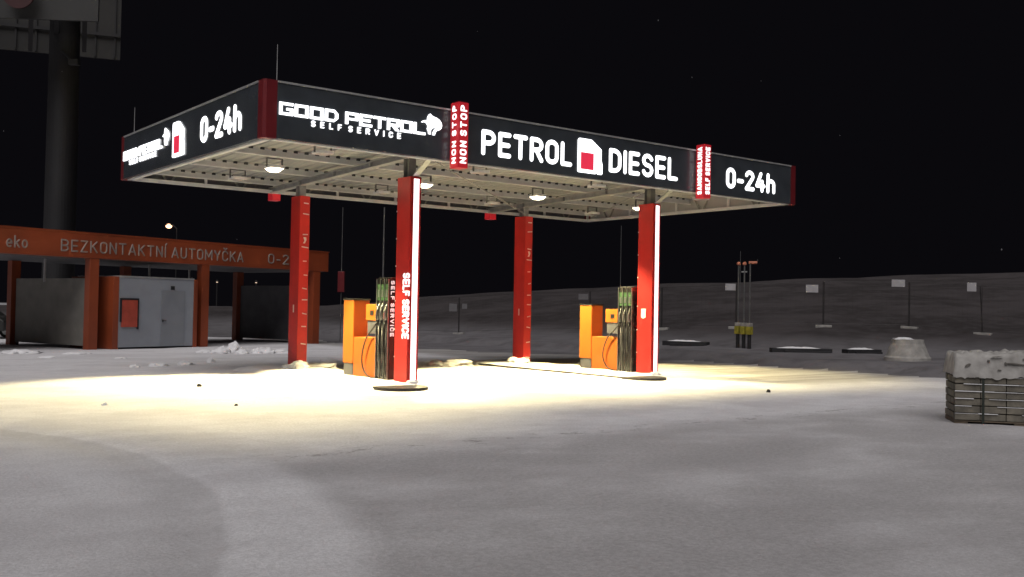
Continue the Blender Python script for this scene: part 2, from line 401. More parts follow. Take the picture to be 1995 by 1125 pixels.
def build_terrain():
    angs=[]; a=-180.0
    while a<180:
        angs.append(a); a+= .22 if -36<=a<36 else 3.0
    rad=[0.0]; r=.8
    while r<600: rad.append(r); r*=1.017 if r>4 else 1.08
    n=len(angs); vs=[(CAM.x,CAM.y,height(CAM.x,CAM.y))]; fs=[];hs=[]
    for r in rad[1:]:
        for a in angs:
            t=YAW+R_(a); x=CAM.x+r*math.sin(t); y=CAM.y+r*math.cos(t)
            vs.append((x,y,height(x,y)))
    ids={}
    fa=[];fb=[]
    for k in range(len(rad)-2):
        rm=(rad[k+1]+rad[k+2])/2
        for i in range(n):
            j=(i+1)%n
            t=YAW+R_(angs[i]+.11)
            x=CAM.x+rm*math.sin(t); y=CAM.y+rm*math.cos(t); px,dep=pxdep(x,y)
            isb=x>19.15 or (dep>lerp_tab(((560,62),(640,48),(760,41),(1000,39),(1290,36)),px)+1.5*mnoise.noise(Vector((x*.3,y*.3,1))) and 560<px<2400)  # snow behind the canopy takes the dark hill colour too, for its weaker light
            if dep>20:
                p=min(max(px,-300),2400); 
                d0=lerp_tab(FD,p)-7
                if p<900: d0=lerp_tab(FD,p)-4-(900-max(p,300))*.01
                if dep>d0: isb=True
            (fb if isb else fa).append((1+k*n+i,1+k*n+j,1+(k+1)*n+j,1+(k+1)*n+i))
    for i in range(n): fa.append((0,1+(i+1)%n,1+i))
    for nm,fl,m in (('ground',fa,terrain_mat('driven_snow',False)),('hill',fb,terrain_mat('snow_dusted_earth_dimmed',True))):
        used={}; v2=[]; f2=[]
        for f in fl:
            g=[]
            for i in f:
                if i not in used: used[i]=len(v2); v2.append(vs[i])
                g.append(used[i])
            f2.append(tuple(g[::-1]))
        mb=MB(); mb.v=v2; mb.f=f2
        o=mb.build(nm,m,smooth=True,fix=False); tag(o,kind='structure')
        me=o.data
        if me.polygons[len(me.polygons)//2].normal.z<0: me.flip_normals()
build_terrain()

# ------------------------------------------------------------------ canopy
W,D,ZB,ZT=15.874,8.706,4.797,5.833
canopy=thing('canopy','long flat dark canopy with glowing white lettering on four red columns','canopy',(W/2,D/2,0))
TH=.10
def fascia(name,o,ax,L,parent=canopy):
    """one dark fascia with its pale capping; ax runs left to right seen from outside, outward normal is ax x Z"""
    az=ax.cross(Z)
    mb=MB(); mb.fbox(o,ax,Z,az,(0.0,0,-TH),(L,ZT-ZB,0))
    f=mb.build('fascia_panel','fascia',parent,.006)
    c=MB(); c.fbox(Vector(o)+Z*(ZT-ZB+.002),ax,Z,az,(0,0,-TH-.03),(L,.035,.02)); c.build('capping','trim',f,.004)
    l=MB(); l.fbox(Vector(o),ax,Z,az,(.02,.03,-TH-.03),(L-.02,ZT-ZB-.08,-TH-.003)); l.build('lining','steel_dark' if name=='back' else 'lining',f)  # back lining coloured dark to stand in for the dark gap above its chord
    return f
cw=.26
fF=fascia('front',(cw,0,ZB),X,W-2*cw)
fL=fascia('left',(0,D-cw,ZB),-Y,D-2*cw)
fB=fascia('back',(W-cw,D,ZB),-X,W-2*cw)
fR=fascia('right',(W,cw,ZB),Y,D-2*cw)
for (x,y,sx,sy) in ((0,0,1,1),(W,0,-1,1),(0,D,1,-1),(W,D,-1,-1)):
    mb=MB(); ch=.05
    poly=[(0,ch),(ch,0),(cw,0),(cw,.1),(.1,.1),(.1,cw),(0,cw)]
    P=[(x+sx*a,y+sy*b) for a,b in poly]
    mb.prism([(a,b) for a,b in P],(0,0,ZB-.004),X,Y,ZT-ZB+.045)
    c=mb.build('corner_trim','darkred',canopy)
# roof deck: trapezoid ribs running across, gently falling to the back
def deckz(y): return 5.32-.025*y
mb=MB(); per=.27; x=.12; prof=[]
while x<W-.2:
    for dx,dz in ((0,0),(.11,0),(.135,.03),(.245,.03)): prof.append((x+dx,dz))
    x+=per
for yy in (.11,D-.11):
    for px,dz in prof: mb.v.append((px,yy,deckz(yy)+dz))
n=len(prof)
for i in range(n-1): mb.f.append((i,i+1,n+i+1,n+i))
for yy in (.11,D-.11):
    for px,dz in prof: mb.v.append((px,yy,deckz(yy)+dz+.03))
for i in range(n-1): mb.f.append((2*n+i+1,2*n+i,3*n+i,3*n+i+1))
mb.build('roof_deck','deck',canopy,fix=False)
for yy in (1.55,3.85,6.05,8.15):
    mb=MB(); z=deckz(yy)
    mb.box((.16,yy-.004,z-.16),(W-.16,yy+.004,z-.003)); mb.box((.16,yy-.07,z-.167),(W-.16,yy-.004,z-.16)); mb.box((.16,yy+.004,z-.010),(W-.16,yy+.07,z-.004))
    mb.box((.16,yy-.07,z-.16),(W-.16,yy-.064,z-.135))
    pu=mb.build('purlin','purlin',canopy)
    fl=MB(); xx=.12+.138
    while xx<W-.4:
        fl.box((xx,yy-.012,z-.034),(xx+.104,yy-.0045,z+.026)); xx+=per  # black blocks added to imitate the shaded gaps between ribs and purlin
    tag(fl.build('gap_shade_block','black',pu),kind='stuff')
CXS=(3.86,11.30); CWID=.28
def beamz(y): return 5.0-.025*y
for cx in CXS:
    c=cx+CWID/2; mb=MB()
    for z0,z1,hw in ((0,.014,.09),(.014,.13,.006),(.13,.144,.09)):
        v=[]
        for yy in (.14,D-.14):
            for xx,zz in ((c-hw,z0),(c+hw,z0),(c+hw,z1),(c-hw,z1)): v.append((xx,yy,beamz(yy)+zz))
        mb.add(v,[(0,1,2,3),(7,6,5,4),(0,4,5,1),(1,5,6,2),(2,6,7,3),(3,7,4,0)])
    for yy in (1.3,3.0,4.8,6.7):
        mb.box((c-.085,yy-.005,beamz(yy)+.015),(c-.0065,yy+.005,beamz(yy)+.129)); mb.box((c+.0065,yy-.005,beamz(yy)+.015),(c+.085,yy+.005,beamz(yy)+.129))
    mb.build('beam','steel',canopy)
# edge frames: chord, verticals and knee diagonals inside each fascia
def edge_frame(o,ax,L):
    az=ax.cross(Z); off=-TH-.095; mb=MB(); o=Vector(o)
    mb.fbox(o,ax,Z,az,(.14,-.012,off-.05),(L-.14,.075,off+.05))
    mb.fbox(o,ax,Z,az,(.14,ZT-ZB-.30,off-.03),(L-.14,ZT-ZB-.24,off+.03))
    n=int(L/1.9)
    for i in range(n+1):
        t=.2+(L-.4)*i/n
        mb.fbox(o,ax,Z,az,(t-.03,.076,off-.03),(t+.03,ZT-ZB-.302,off+.03))
    ch=mb.build('edge_frame','purlin',canopy)
    for i in range(n):
        a=.2+(L-.4)*(i+.5)/n; mb=MB()
        for s in (-1,1):
            mb.bar(o+ax*(a+s*.08)+Z*.08+az*off,o+ax*(a+s*.42)+Z*.62+az*off,.045,.03,az)
        mb.build('bracing','steel_mid',ch)
    return ch
edge_frame((0,0,ZB),X,W); edge_frame((0,D,ZB),-Y,D); edge_frame((W,D,ZB),-X,W); edge_frame((W,0,ZB),Y,D)
for (p,q) in (((4.12,1.0,5.02),(11.32,6.5,4.62)),((11.5,1.2,5.03),(15.6,8.2,4.93))):
    MB().cyl(p,q,.018,n=8).build('brace_rod','steel',canopy)
# lightning rods on the roof edge
for p in ((.27,.06),(.12,8.05)):
    MB().cyl((p[0],p[1],ZT+.0),(p[0],p[1],6.55),.009,.006,n=8).build('lightning_rod','steel',canopy)

# lettering ---------------------------------------------------------------
F0=Vector((0,-.003,0))           # just proud of the front fascia
def blocktext(words,o,ax,ay,width,h,depth,name,m,parent):
    """squared display capitals, drawn stroke by stroke (no overlaps)"""
    s=.21; w=1.0; H=1.0
    G={'G':[(0,0,w,s),(0,1-s,w,1),(0,s,s,1-s),(w-s,s,w,.58),(.52,.40,w-s,.58)],
       'O':[(0,0,w,s),(0,1-s,w,1),(0,s,s,1-s),(w-s,s,w,1-s)],
       'P':[(0,0,s,1-s),(0,1-s,w,1),(w-s,.36+s*.0,w,1-s),(s,.36,w-s,.36+s*.8)],
       'E':[(0,0,w,s),(0,1-s,w,1),(0,s,s,1-s),(s,.40,w*.86,.40+s)],
       'T':[(0,1-s,w,1),(.5-s/2,0,.5+s/2,1-s)],
       'R':[(0,0,s,1-s),(0,1-s,w,1),(w-s,.36,w,1-s),(s,.36,w-s,.36+s)],
       'L':[(0,0,w,s),(0,s,s,1)]}
    seq=list(words); adv=[.45 if c==' ' else 1.13 for c in seq]; tot=sum(adv)-.13; u=width/tot
    mb=MB(); x=0
    for c,a in zip(seq,adv):
        if c==' ': mb.build(name,m,parent); mb=MB()
        if c!=' ':
            def q(px,py): return (x+px*u, py*h)
            if c=='D':
                k=.30
                po=[(0,0),(w-k,0),(w,k),(w,1-k),(w-k,1),(0,1)]; pi=[(s,s),(w-k*.9,s),(w-s,k*1.2),(w-s,1-k*1.2),(w-k*.9,1-s),(s,1-s)]
                for i in range(6):
                    j=(i+1)%6; mb.prism([q(*po[i]),q(*po[j]),q(*pi[j]),q(*pi[i])],o,ax,ay,depth)
            else:
                for (a0,b0,a1,b1) in G[c]: mb.prism([q(a0,b0),q(a1,b0),q(a1,b1),q(a0,b1)],o,ax,ay,depth)
                if c=='R': mb.prism([q(.42,.36),q(.72,.36),q(1.02,0),q(.72,0)],o,ax,ay,depth)
        x+=a*u
    return mb.build(name,m,parent)
DL=.028
blocktext('GOOD PETROL',F0+X*.30+Z*5.245,X,Z,3.20,.235,DL,'lettering','letter',fF)
text('SELF SERVICE',F0+X*.95+Z*5.095,X,Z,1.98,.125,.03,'lettering','letter_soft',fF,.014,.95,True)
cat=[(302,385),(316,366),(345,352),(384,346),(388,300),(404,262),(424,243),(446,268),(470,278),(512,290),(556,316),(584,356),(592,400),(582,440),(556,468),(516,486),(500,516),(492,552),(462,552),(468,510),(486,470),(520,446),(486,440),(452,462),(434,492),(434,548),(406,544),(400,506),(384,470),(396,430),(374,392),(346,376),(322,388)]
def emblem(o,ax,w,h,parent):
    xs=[c[0] for c in cat]; ys=[c[1] for c in cat]
    P=[((a-min(xs))/(max(xs)-min(xs))*w,(max(ys)-b)/(max(ys)-min(ys))*h) for a,b in cat]
    return MB().prism(P[::-1],o,ax,Z,DL).build('emblem','letter',parent)
emblem(F0+X*3.40+Z*5.27,X,.50,.43,fF)
text('PETROL',F0+X*4.93+Z*5.0,X,Z,2.57,.555,DL,'lettering','letter',fF,.052)
text('DIESEL',F0+X*8.66+Z*5.0,X,Z,2.36,.575,DL,'lettering','letter',fF,.052)
text('0-24h',F0+X*12.87+Z*5.0,X,Z,2.04,.55,DL,'lettering','letter',fF,.055)
def pumpsign(o,ax,w,h,parent):
    o=Vector(o)
    P=[(0,.03),(.03,0),(.72,0),(.74,.035),(.80,.035),(.82,0),(.97,0),(1,.03),(1,.30),(.955,.42),(.955,.74),(.55,.99),(.50,1),(.05,1),(0,.95)]
    # frame built round the red window so that nothing overlaps
    wx0,wx1,wy0,wy1=.10,.64,.10,.60
    def q(L): return [(a*w,b*h) for a,b in L]
    mb=MB()
    mb.prism(q([(0,wy1),(wx1,wy1),(.955,wy1),(.955,.74),(.55,.99),(.50,1),(.05,1),(0,.95)]),o,ax,Z,DL)
    mb.prism(q([(0,wy0),(wx0,wy0),(wx0,wy1),(0,wy1)]),o,ax,Z,DL)
    mb.prism(q([(wx1,wy0),(1,wy0),(1,.30),(.955,.42),(.955,wy1),(wx1,wy1)]),o,ax,Z,DL)
    mb.prism(q([(0,.03),(.03,0),(.72,0),(.74,.035),(.80,.035),(.82,0),(.97,0),(1,.03),(1,wy0),(0,wy0)]),o,ax,Z,DL)
    mb.build('pump_symbol','letter',parent)
    MB().prism(q([(wx0+.003,wy0+.003),(wx1-.003,wy0+.003),(wx1-.003,wy1-.003),(wx0+.003,wy1-.003)]),o,ax,Z,DL*.85).build('pump_symbol_window','redwin',parent)
pumpsign(F0+X*7.67+Z*4.905,X,.76,.79,fF)
L0=Vector((-.003,0,0))
blocktext('GOOD PETROL',L0+Y*8.40+Z*5.235,-Y,Z,2.88,.225,DL,'lettering','letter',fL)
text('SELF SERVICE',L0+Y*7.93+Z*5.085,-Y,Z,1.98,.125,.03,'lettering','letter_soft',fL,.014,.95,True)
emblem(L0+Y*5.47+Z*5.26,-Y,.38,.40,fL)
pumpsign(L0+Y*4.80+Z*4.925,-Y,.70,.77,fL)
text('0-24h',L0+Y*3.15+Z*5.04,-Y,Z,2.13,.555,DL,'lettering','letter',fL,.055)

# columns -------------------------------------------------------------------
def column(cx,y0,front):
    cy=y0
    mb=MB(); mb.box((cx,y0,.02),(cx+CWID,y0+.53,4.55))
    c=mb.build('column','red',canopy,.012)
    c['label']='red clad column with lit white strip on its front' if front else 'red clad column with small white brackets up its face'
    x=cx+CWID/2; s=MB()
    zt=beamz(y0+.25)
    s.box((x-.09,y0+.15,4.552),(x+.09,y0+.165,zt-.002)); s.box((x-.09,y0+.36,4.552),(x+.09,y0+.375,zt-.002)); s.box((x-.006,y0+.166,4.552),(x+.006,y0+.359,zt-.002))
    s.build('stub','steel_mid' if front else 'steel',c)
    if front:
        MB().box((cx+.085,y0-.014,.12),(cx+.222,y0-.002,4.50)).build('light_strip','led',c,.008)
        for a in (.058,.228): MB().box((cx+a,y0-.022,.10),(cx+a+.02,y0-.001,4.52)).build('strip_rail','red',c)
        k=MB(); k.fbox((x,y0+.02,4.56),X,(Vector((0,-.75,.43))).normalized(),(Vector((0,.43,.75))).normalized(),(-.07,0,-.012),(.07,.86,.012))
        k.build('knee_plate','inox',c)
        for z in (.62,1.22,1.84,2.6,3.2,3.8): MB().box((cx-.012,y0+.505,z),(cx-.001,y0+.528,z+.028)).build('rivet','white',c)
    else:
        for z,w,dx in [(4.36,.13,0),(4.08,.17,.0),(3.55,.14,-.01),(3.22,.19,-.01),(2.86,.10,-.01),(2.5,.10,.02),(2.15,.13,.0),(1.86,.15,.01),(1.5,.12,.01),(1.17,.13,0),(.72,.14,0),(.26,.17,0)]:
            tilt=random.uniform(-.012,.012)
            b=MB(); b.prism([(-w/2,-.014-tilt),(w/2,-.014+tilt),(w/2,.014+tilt),(-w/2,.014-tilt)],(cx+.17+dx,y0-.003,z),X,Z,.012)
            b.build('bracket','white',c)
        b=MB(); b.prism([(-.04,-.07),(.01,-.07),(.05,.02),(.04,.09),(-.03,.09),(0,.0)],(cx+.14,y0-.003,3.39),X,Z,.02); b.build('cable_clip','white',c)
        MB().box((cx-.012,y0+.22,1.53),(cx-.001,y0+.27,1.73)).build('sticker','white',c)
    return c
cA=column(CXS[0],6.45,False); cB=column(CXS[0],1.10,True); cC=column(CXS[1],6.45,False); cD=column(CXS[1],1.10,True)
text('SELF SERVICE',(CXS[0]-.003,1.31,2.46),-Z,-Y,1.43,.26,.02,'lettering','letter_blade',cB,.02)
MB().prism([(-.09,-.10),(-.02,-.13),(.07,-.10),(.08,.13),(-.09,.13)],(CXS[1]-.003,1.38,1.66),-Y,Z,.01).build('sticker','white',cD)

# blade signs ----------------------------------------------------------------
def blade(x,y0,y1,words_side,words_front,label):
    t=thing('blade_sign',label,'sign',(x+.12,(y0+y1)/2,4.6),'red blade signs on the canopy edge')
    MB().box((x,y0,4.62),(x+.25,y1,5.98)).build('sign_box','redlit',t,.01)
    if words_side:
        text(words_side,(x-.001,y0+.075,4.71),Z,Y,1.21,.155,.012,'lettering','letter_blade',t,.018,.42)
    if words_front:
        text(words_front,(x+.212,y0-.001,4.71),Z,-X,1.21,.17,.012,'lettering','letter_blade',t,.019,.42)
    MB().box((x+.02,y0+.02,5.982),(x+.23,y1-.02,6.0)).build('cap','darkred',t)
    return t
# Z x Y = -X (left face), Z x -X = -Y (front face)
blade(4.12,-.31,-.01,'NON STOP','NON STOP','red blade sign reading NON STOP, left of the word PETROL')
blade(11.69,-.29,-.01,'SAMOOBSLUHA','SELF SERVICE','red blade sign reading SELF SERVICE, right of the word DIESEL')
blade(4.10,8.717,9.0,None,None,'small red sign end hanging below the far canopy edge near the left column')
blade(11.62,8.717,9.0,None,None,'small red sign end hanging below the far canopy edge at the right rear column')

# canopy lamps ----------------------------------------------------------------
def make_lamp(lit):
    t=thing('canopy_lamp','x','lamp',(0,0,0),'square floodlights under the canopy')
    h=.17 
    MB().box((-h,-h,-.05),(h,h,.02)).build('housing','purlin',t,.01)
    a=h-.012
    MB().add([(-a,-a,-.0505),(a,-a,-.0505),(a,a,-.0505),(-a,a,-.0505),(-a*.55,-a*.55,-.12 if lit else -.065),(a*.55,-a*.55,-.12 if lit else -.065),(a*.55,a*.55,-.12 if lit else -.065),(-a*.55,a*.55,-.12 if lit else -.065)],[(0,1,2,3),(4,7,6,5),(0,4,5,1),(1,5,6,2),(2,6,7,3),(3,7,4,0)]).build('lens','lamp_on' if lit else 'lamp_off',t)
    b=MB(); b.box((-h-.03,-.02,-.02),(-h-.005,.02,.17)); b.box((h+.005,-.02,-.02),(h+.03,.02,.17)); b.box((-h-.03,-.02,.1705),(h+.03,.02,.19))
    b.build('bracket','steel_dark',t)
    return t
protos={True:make_lamp(True),False:make_lamp(False)}
used={True:False,False:False}
names_x=['leftmost of four','second from left','third from left','rightmost of four']
rowname={1.6:'front row behind the fascia',3.98:'middle row',6.1:'rear row'}
for yy in (1.6,3.98,6.1):
    for i,xx in enumerate((2.02,6.06,9.75,13.7)):
        lit=yy==3.98
        o=protos[lit] if not used[lit] else copy_tree(protos[lit]); used[lit]=True
        o.location=(xx,yy,deckz(yy)-.36)
        o['label']=('glowing square floodlight, ' if lit else 'unlit square floodlight, ')+names_x[i]+' in the '+rowname[yy]
        if lit:
            ld=bpy.data.lights.new('lamp_beam','SPOT'); ld.energy=5200; ld.color=(1,.84,.43); ld.spot_size=R_(101); ld.spot_blend=.36; ld.shadow_soft_size=.13
            lo=bpy.data.objects.new('lamp_beam',ld); COL.objects.link(lo)
            lo.location=(xx,yy,deckz(yy)-.36-.15-.13); lo.rotation_euler=(R_((-17,-14,-13,-15)[i]),R_(11 if i==0 else 0),0); ld.energy*=(1.0,1,1,.8)[i]

# pump islands -----------------------------------------------------------------
def island(cx,name):
    sh=.53 if name=='a' else .80; cx-=sh; hw=.56; y0,y1=.12,7.5; P=[]
    for i in range(13):
        t=math.pi+math.pi*i/12; P.append((cx+hw*math.cos(t),y0+.55+.55*math.sin(t)))
    for i in range(13):
        t=math.pi*i/12; P.append((cx+hw*math.cos(t),y1-.55+.55*math.sin(t)))
    k=tag(MB().prism(P,(0,0,-.05),X,Y,.115).build('pump_island','kerb',None,.02),kind='structure')
    # snow lying on it and drifted against both long sides
    mb=MB(); nx,ny=22,70
    for j in range(ny+1):
        for i in range(nx+1):
            u=i/nx*2-1; v=j/ny; yy=.70+v*(8.15-.70); xx=cx+sh*.6+u*1.3
            e=abs(u)*1.3
            top=.105+.025*mnoise.noise(Vector((xx*2,yy*2,1)))
            h=top if e<.74 else top*(1-smooth(.74,1.22,e))-.03*smooth(.9,1.25,e)
            h*=1 if e<.6 else (1-.0*e)
            h-= .14*smooth(.25,0,v*7.5)+.14*smooth(7.1,7.5,v*7.5)
            mb.v.append((xx,yy,h))
    for j in range(ny):
        for i in range(nx): a=j*(nx+1)+i; mb.f.append((a,a+1,a+nx+2,a+nx+1))
    s=mb.build('island_snow','snow',k,smooth=True,fix=False); s['kind']='structure'
island(CXS[0]+CWID/2,'a'); island(CXS[1]+CWID/2,'b')

# dispensers -------------------------------------------------------------------
def dispenser():
    t=thing('fuel_dispenser','x','fuel pump',(0,0,0),'orange fuel dispensers')
    w=.43; z0=.07
    # local origin: left face plane x=0, y=0 at the front end of the hose panel
    MB().box((0,1.62,.38),(w,2.10,1.86)).build('tower','yellow',t,.012)
    MB().box((.012,-.012+1.62,.40),(w-.012,1.6195,1.83)).build('tower_front','orange',t,.004)
    MB().box((-.012,1.60,1.862),(w+.012,2.12,1.90)).build('tower_lid','black',t,.006)
    MB().box((.02,1.64,z0),(w-.02,2.08,.378)).build('plinth','greyplastic',t,.01)
    MB().box((0,.56,z0),(w,1.585,.985)).build('lower_cabinet','orange',t,.015)
    MB().box((.0,.565,.9865),(w,1.58,1.005)).build('cabinet_top','yellow',t,.004)
    dh=MB().box((.02,.60,1.40),(w-.02,1.07,1.77)).build('display_head','yellow',t,.012)
    MB().box((.010,.72,1.52),(.0195,.86,1.63)).build('screen','black',dh)
    MB().box((.05,.60,1.10),(w-.05,1.04,1.397)).build('valve_box','greyplastic',t,.01)
    hp=MB().box((.002,.0,z0),(w-.03,.54,2.36)).build('hose_panel','blackgloss',t,.01)
    hp2=MB().box((.006,-.014,.12),(w-.035,-.001,2.30)).build('end_panel','blackgloss',t,.004)
    MB().box((0.05,.01,2.362),(w-.05,.53,2.375)).build('panel_cap','steel_dark',t)
    for y in (.01,.185,.36,.52):
        MB().box((-.022,y,z0+.02),(.0015,y+.022,2.34)).build('divider','inox',t,.004)
    for i,y in enumerate((.105,.28,.445)):
        g=MB().box((-.012,y-.055,1.86),(.0015,y+.055,2.22)).build('grade_plate','greenplate',t)
        MB().box((-.018,y-.035,1.93),(-.0125,y+.035,2.10)).build('grade_mark','inox',g)
        n=MB(); n.tube([(-.02,y,1.42),(-.05,y,1.52),(-.055,y,1.62),(-.02,y,1.70)],.022,8); n.cyl((-.03,y,1.70),(.01,y,1.78),.016,.012,8)
        n.box((-.085,y-.012,1.44),(-.06,y+.012,1.58)); nn=n.build('nozzle','inox',t,smooth=False)
        MB().tube([(-.03,y,1.36),(-.04,y,1.42)],.028,8).build('nozzle_grip','rubber',nn)
        sag=.42 if i==2 else .0
        pts=[]
        for k in range(25):
            u=k/24
            if i==2:
                # long slack hose looping out over the cabinet
                yy=y+.62*math.sin(math.pi*u)**1.2*(u**.5); zz=1.36-1.22*math.sin(math.pi*u/2)**1.1
                pts.append((-.05-.05*math.sin(math.pi*u),yy*.999,zz))
            else:
                pts.append((-.045-.02*math.sin(math.pi*u),y+.03*math.sin(2*math.pi*u),1.36-1.22*u))
        if i==2:
            pts=[(-.045,y,1.36),(-.06,y+.18,1.20),(-.07,y+.42,1.0),(-.07,y+.58,.70),(-.07,y+.60,.42),(-.06,y+.46,.20),(-.05,y+.22,.12),(-.04,y,.13)]
            q=[]
            for k in range(len(pts)-1):
                p0,p1,p2,p3=[Vector(pts[max(0,min(len(pts)-1,k+d))]) for d in (-1,0,1,2)]
                for s in range(5):
                    u=s/5; q.append(.5*((2*p1)+(p2-p0)*u+(2*p0-5*p1+4*p2-p3)*u*u+(3*p1-p0-3*p2+p3)*u**3))
            pts=q+[Vector(pts[-1])]
        MB().tube(pts,.017,8).build('hose','rubber',t,smooth=True)
        MB().tube([(-.01,y-.03,.16),(-.02,y-.03,1.30)],.012,8).build('riser_pipe','steel_dark',t,smooth=True)
    MB().box((.17,-.22,2.12),(w-.04,-.016,2.34)).build('column_tie','red',t,.006)
    return t
MT['greenplate']=mat('green_plate',(.03,.075,.03),.4,0,.3,6)
d1=dispenser(); d2=copy_tree(d1)
d1.location=(CXS[0],1.88,0); d2.location=(CXS[1]-.02,1.78,0)
d1['label']='orange fuel dispenser with imitated reflection of SELF SERVICE lettering by the left islands front column'
d2['label']='amber fuel dispenser with green topped hose panel by the front right column'
for c in d2.children:
    if c.name.startswith('tower_front') : pass
text('SELF SERVICE',d1.location+Vector((.025,-.0145,2.30)),-Z,X,1.24,.10,.006,'lettering','letter_reflected',d1,.012,.42)  # glowing letters stand in for the column's text mirrored in the panel

# heaps and clods of snow ---------------------------------------------------------
def lump(name,loc,rx,ry,h,label,cat,group=None,seed=0,m='snow',rot=0):
    bm=bmesh.new(); bmesh.ops.create_icosphere(bm,subdivisions=4,radius=1)
    for v in bm.verts:
        p=v.co.copy(); k=1+.34*mnoise.noise(p*1.6+Vector((seed*3.1,0,0)))+.26*mnoise.noise(p*3.6+Vector((0,seed,0)))+.10*mnoise.noise(p*9)
        v.co=Vector((p.x*rx*k,p.y*ry*k,p.z*h*k if p.z>0 else p.z*.06))
    me=bpy.data.meshes.new(name); bm.to_mesh(me); bm.free()
    for p in me.polygons: p.use_smooth=True
    me.materials.append(MT[m]); o=link(name,me); o.location=loc; o.rotation_euler=(0,0,rot)
    return tag(o,label,cat,group)
gh='snow heaped round the columns'
def gl(x,y): return Vector((x,y,height(x,y)-.01))
lump('snow_heap',gl(3.78,6.25)+Z*.08,.32,.30,.20,'small snow heap against the foot of the left rear column','snow heap',gh,1)
lump('snow_heap',gl(4.7,6.9)+Z*.05,.6,.35,.15,'low snow heap just right of the left rear column','snow heap',gh,2)
lump('snow_heap',gl(11.1,6.4)+Z*.08,.40,.35,.20,'snow heap against the foot of the right rear column','snow heap',gh,3)
lump('snow_heap',gl(9.3,7.0),.55,.4,.20,'bright snow heap on open ground left of the right rear column','snow heap',gh,4)
lump('snow_heap',gl(8.85,7.35),.4,.35,.18,'smaller bright snow heap beside another, between the rear columns','snow heap',gh,5)
lump('snow_heap',gl(CXS[0]+.1,.98)+Z*.05,.24,.11,.10,'little snow heap at the foot of the left lit column','snow heap',gh,6)
lump('snow_heap',gl(CXS[1]+.05,.98)+Z*.05,.22,.11,.10,'little snow heap at the foot of the right lit column','snow heap',gh,7)
g2='snow clods in front of the car wash'
spots=[(432,689,.32,.22),(455,686,.36,.30),(470,690,.28,.16),(505,688,.36,.22),(520,689,.28,.2),(546,688,.4,.16),(262,716,.18,.09),(308,714,.26,.12),(360,712,.28,.12),(411,707,.13,.16),(398,688,.3,.12),(640,704,.36,.10),(150,690,.4,.08),(40,688,.8,.12),(95,697,.3,.07),(235,699,.2,.07)]
for i,(px,py,r,h) in enumerate(spots):
    side=['largest','jagged','low','rounded'][i%4]
    where=['left of the left rear column','in front of the wash bays','before the grey kiosk','near the left picture edge'][0 if px>480 else 1 if px>395 else 2 if px>200 else 3]
    p=gnd(px,py)
    lump('snow_clod',p-Z*.02,r,r*.8,h,f'{side} snow clod {where}, number {i+1} from the right' if False else f'snow clod lying {where}','snow clod',g2,10+i,rot=i*1.3)
for i,(px,py,r,lab) in enumerate(((1497,765,.05,'dark stone alone on the lit snow right of the canopy'),(388,754,.045,'dark pebble on the bright snow left of the dispensers'),(460,791,.028,'tiny dark pebble on the bright snow nearest the viewer'),(204,790,.05,'pale ice chip on the lit snow at the far left'))):
    lump('stone' if i<3 else 'ice_chip',gnd(px,py),r,r*.8,r*1.3 if i<3 else .04,lab,'stone' if i<3 else 'ice','loose stones on the snow' if i<3 else None,40+i,'stone' if i<3 else 'snow')

# ------------------------------------------------------------------ car wash
WA=at(183,600,35.5); WA.z=0; WBp=at(616,600,44.6); WBp.z=0
wx=(WBp-WA).normalized(); wy=Vector((-wx.y,wx.x,0)); LW=(WBp-WA).length
if wy.dot(FW)<0: wy=-wy
def wp(px):   # distance along the wash front for a picture column
    d=ray(px,600); d.z=0; 
    # solve CAM + d t = WA + wx s
    A=Matrix(((d.x,-wx.x),(d.y,-wx.y))); b=Vector((WA.x-CAM.x,WA.y-CAM.y)); 
    r=A.inverted()@b; return r[1]
wash=thing('car_wash','orange open fronted car wash with raised lettering and several bays','car wash',WA)
s0=wp(-160); s1=wp(638); zb,zt=3.26,4.12
beam=MB().fbox(WA,wx,wy,Z,(s0,0,zb),(s1,.35,zt)).build('fascia_beam','wash_orange',wash,.01)
MB().fbox(WA,wx,wy,Z,(s0,-.02,zt+.002),(s1+.02,.37,zt+.05)).build('capping','wash_orange',beam)
MB().fbox(WA,wx,wy,Z,(s0,.352,zb-.02),(s1-.05,5.6,zb+.10)).build('roof','wash_grey',wash)
for k,(px,w) in enumerate(((-95,.36),(183,.36),(400,.36),(617,.40))):
    s=wp(px); MB().fbox(WA,wx,wy,Z,(s-w/2,.02,-.05),(s+w/2,.33,zb-.002)).build('post','wash_orange',wash,.01)
    MB().fbox(WA,wx,wy,Z,(s-w/2,5.1,-.05),(s+w/2,5.4,zb-.022)).build('rear_post','wash_orange',wash,.01)
for px,y0,y1,z1,m in ((183,.45,5.0,2.55,'wash_pale'),(617,.45,5.0,2.6,'wash_grey'),(400,2.4,5.0,2.55,'wash_grey')):
    s=wp(px); MB().fbox(WA,wx,wy,Z,(s-.05,y0,.12),(s+.05,y1,z1)).build('partition','wash_pale' if px==183 else 'wash_grey',wash)
    q=MB()
    for yy in (y0+.1,y1-.1): q.fbox(WA,wx,wy,Z,(s-.03,yy-.03,-.05),(s+.03,yy+.03,.118))
    q.build('partition_foot','steel_dark',wash)
for px,yy in ((148,2.0),(352,2.0),(516,5.0)):
    s=wp(px); MB().fbox(WA,wx,wy,Z,(s-.03,yy-.03,2.4),(s+.03,yy+.03,zb-.022)).build('hanger','trim',wash)
def wtext(body,px0,px1,z,h,bold=.02):
    a=wp(px0); b=wp(px1)
    o=WA+wx*a-wy*.004+Z*z
    text(body,o,wx,Z,b-a,h,.03,'lettering','wash_letter',beam,.03)
wtext('BEZKONTAKTNÍ AUTOMYČKA',115,472,3.44,.43)
wtext('0-24h',520,592,3.46,.43)
wtext('eko',8,51,3.46,.42)
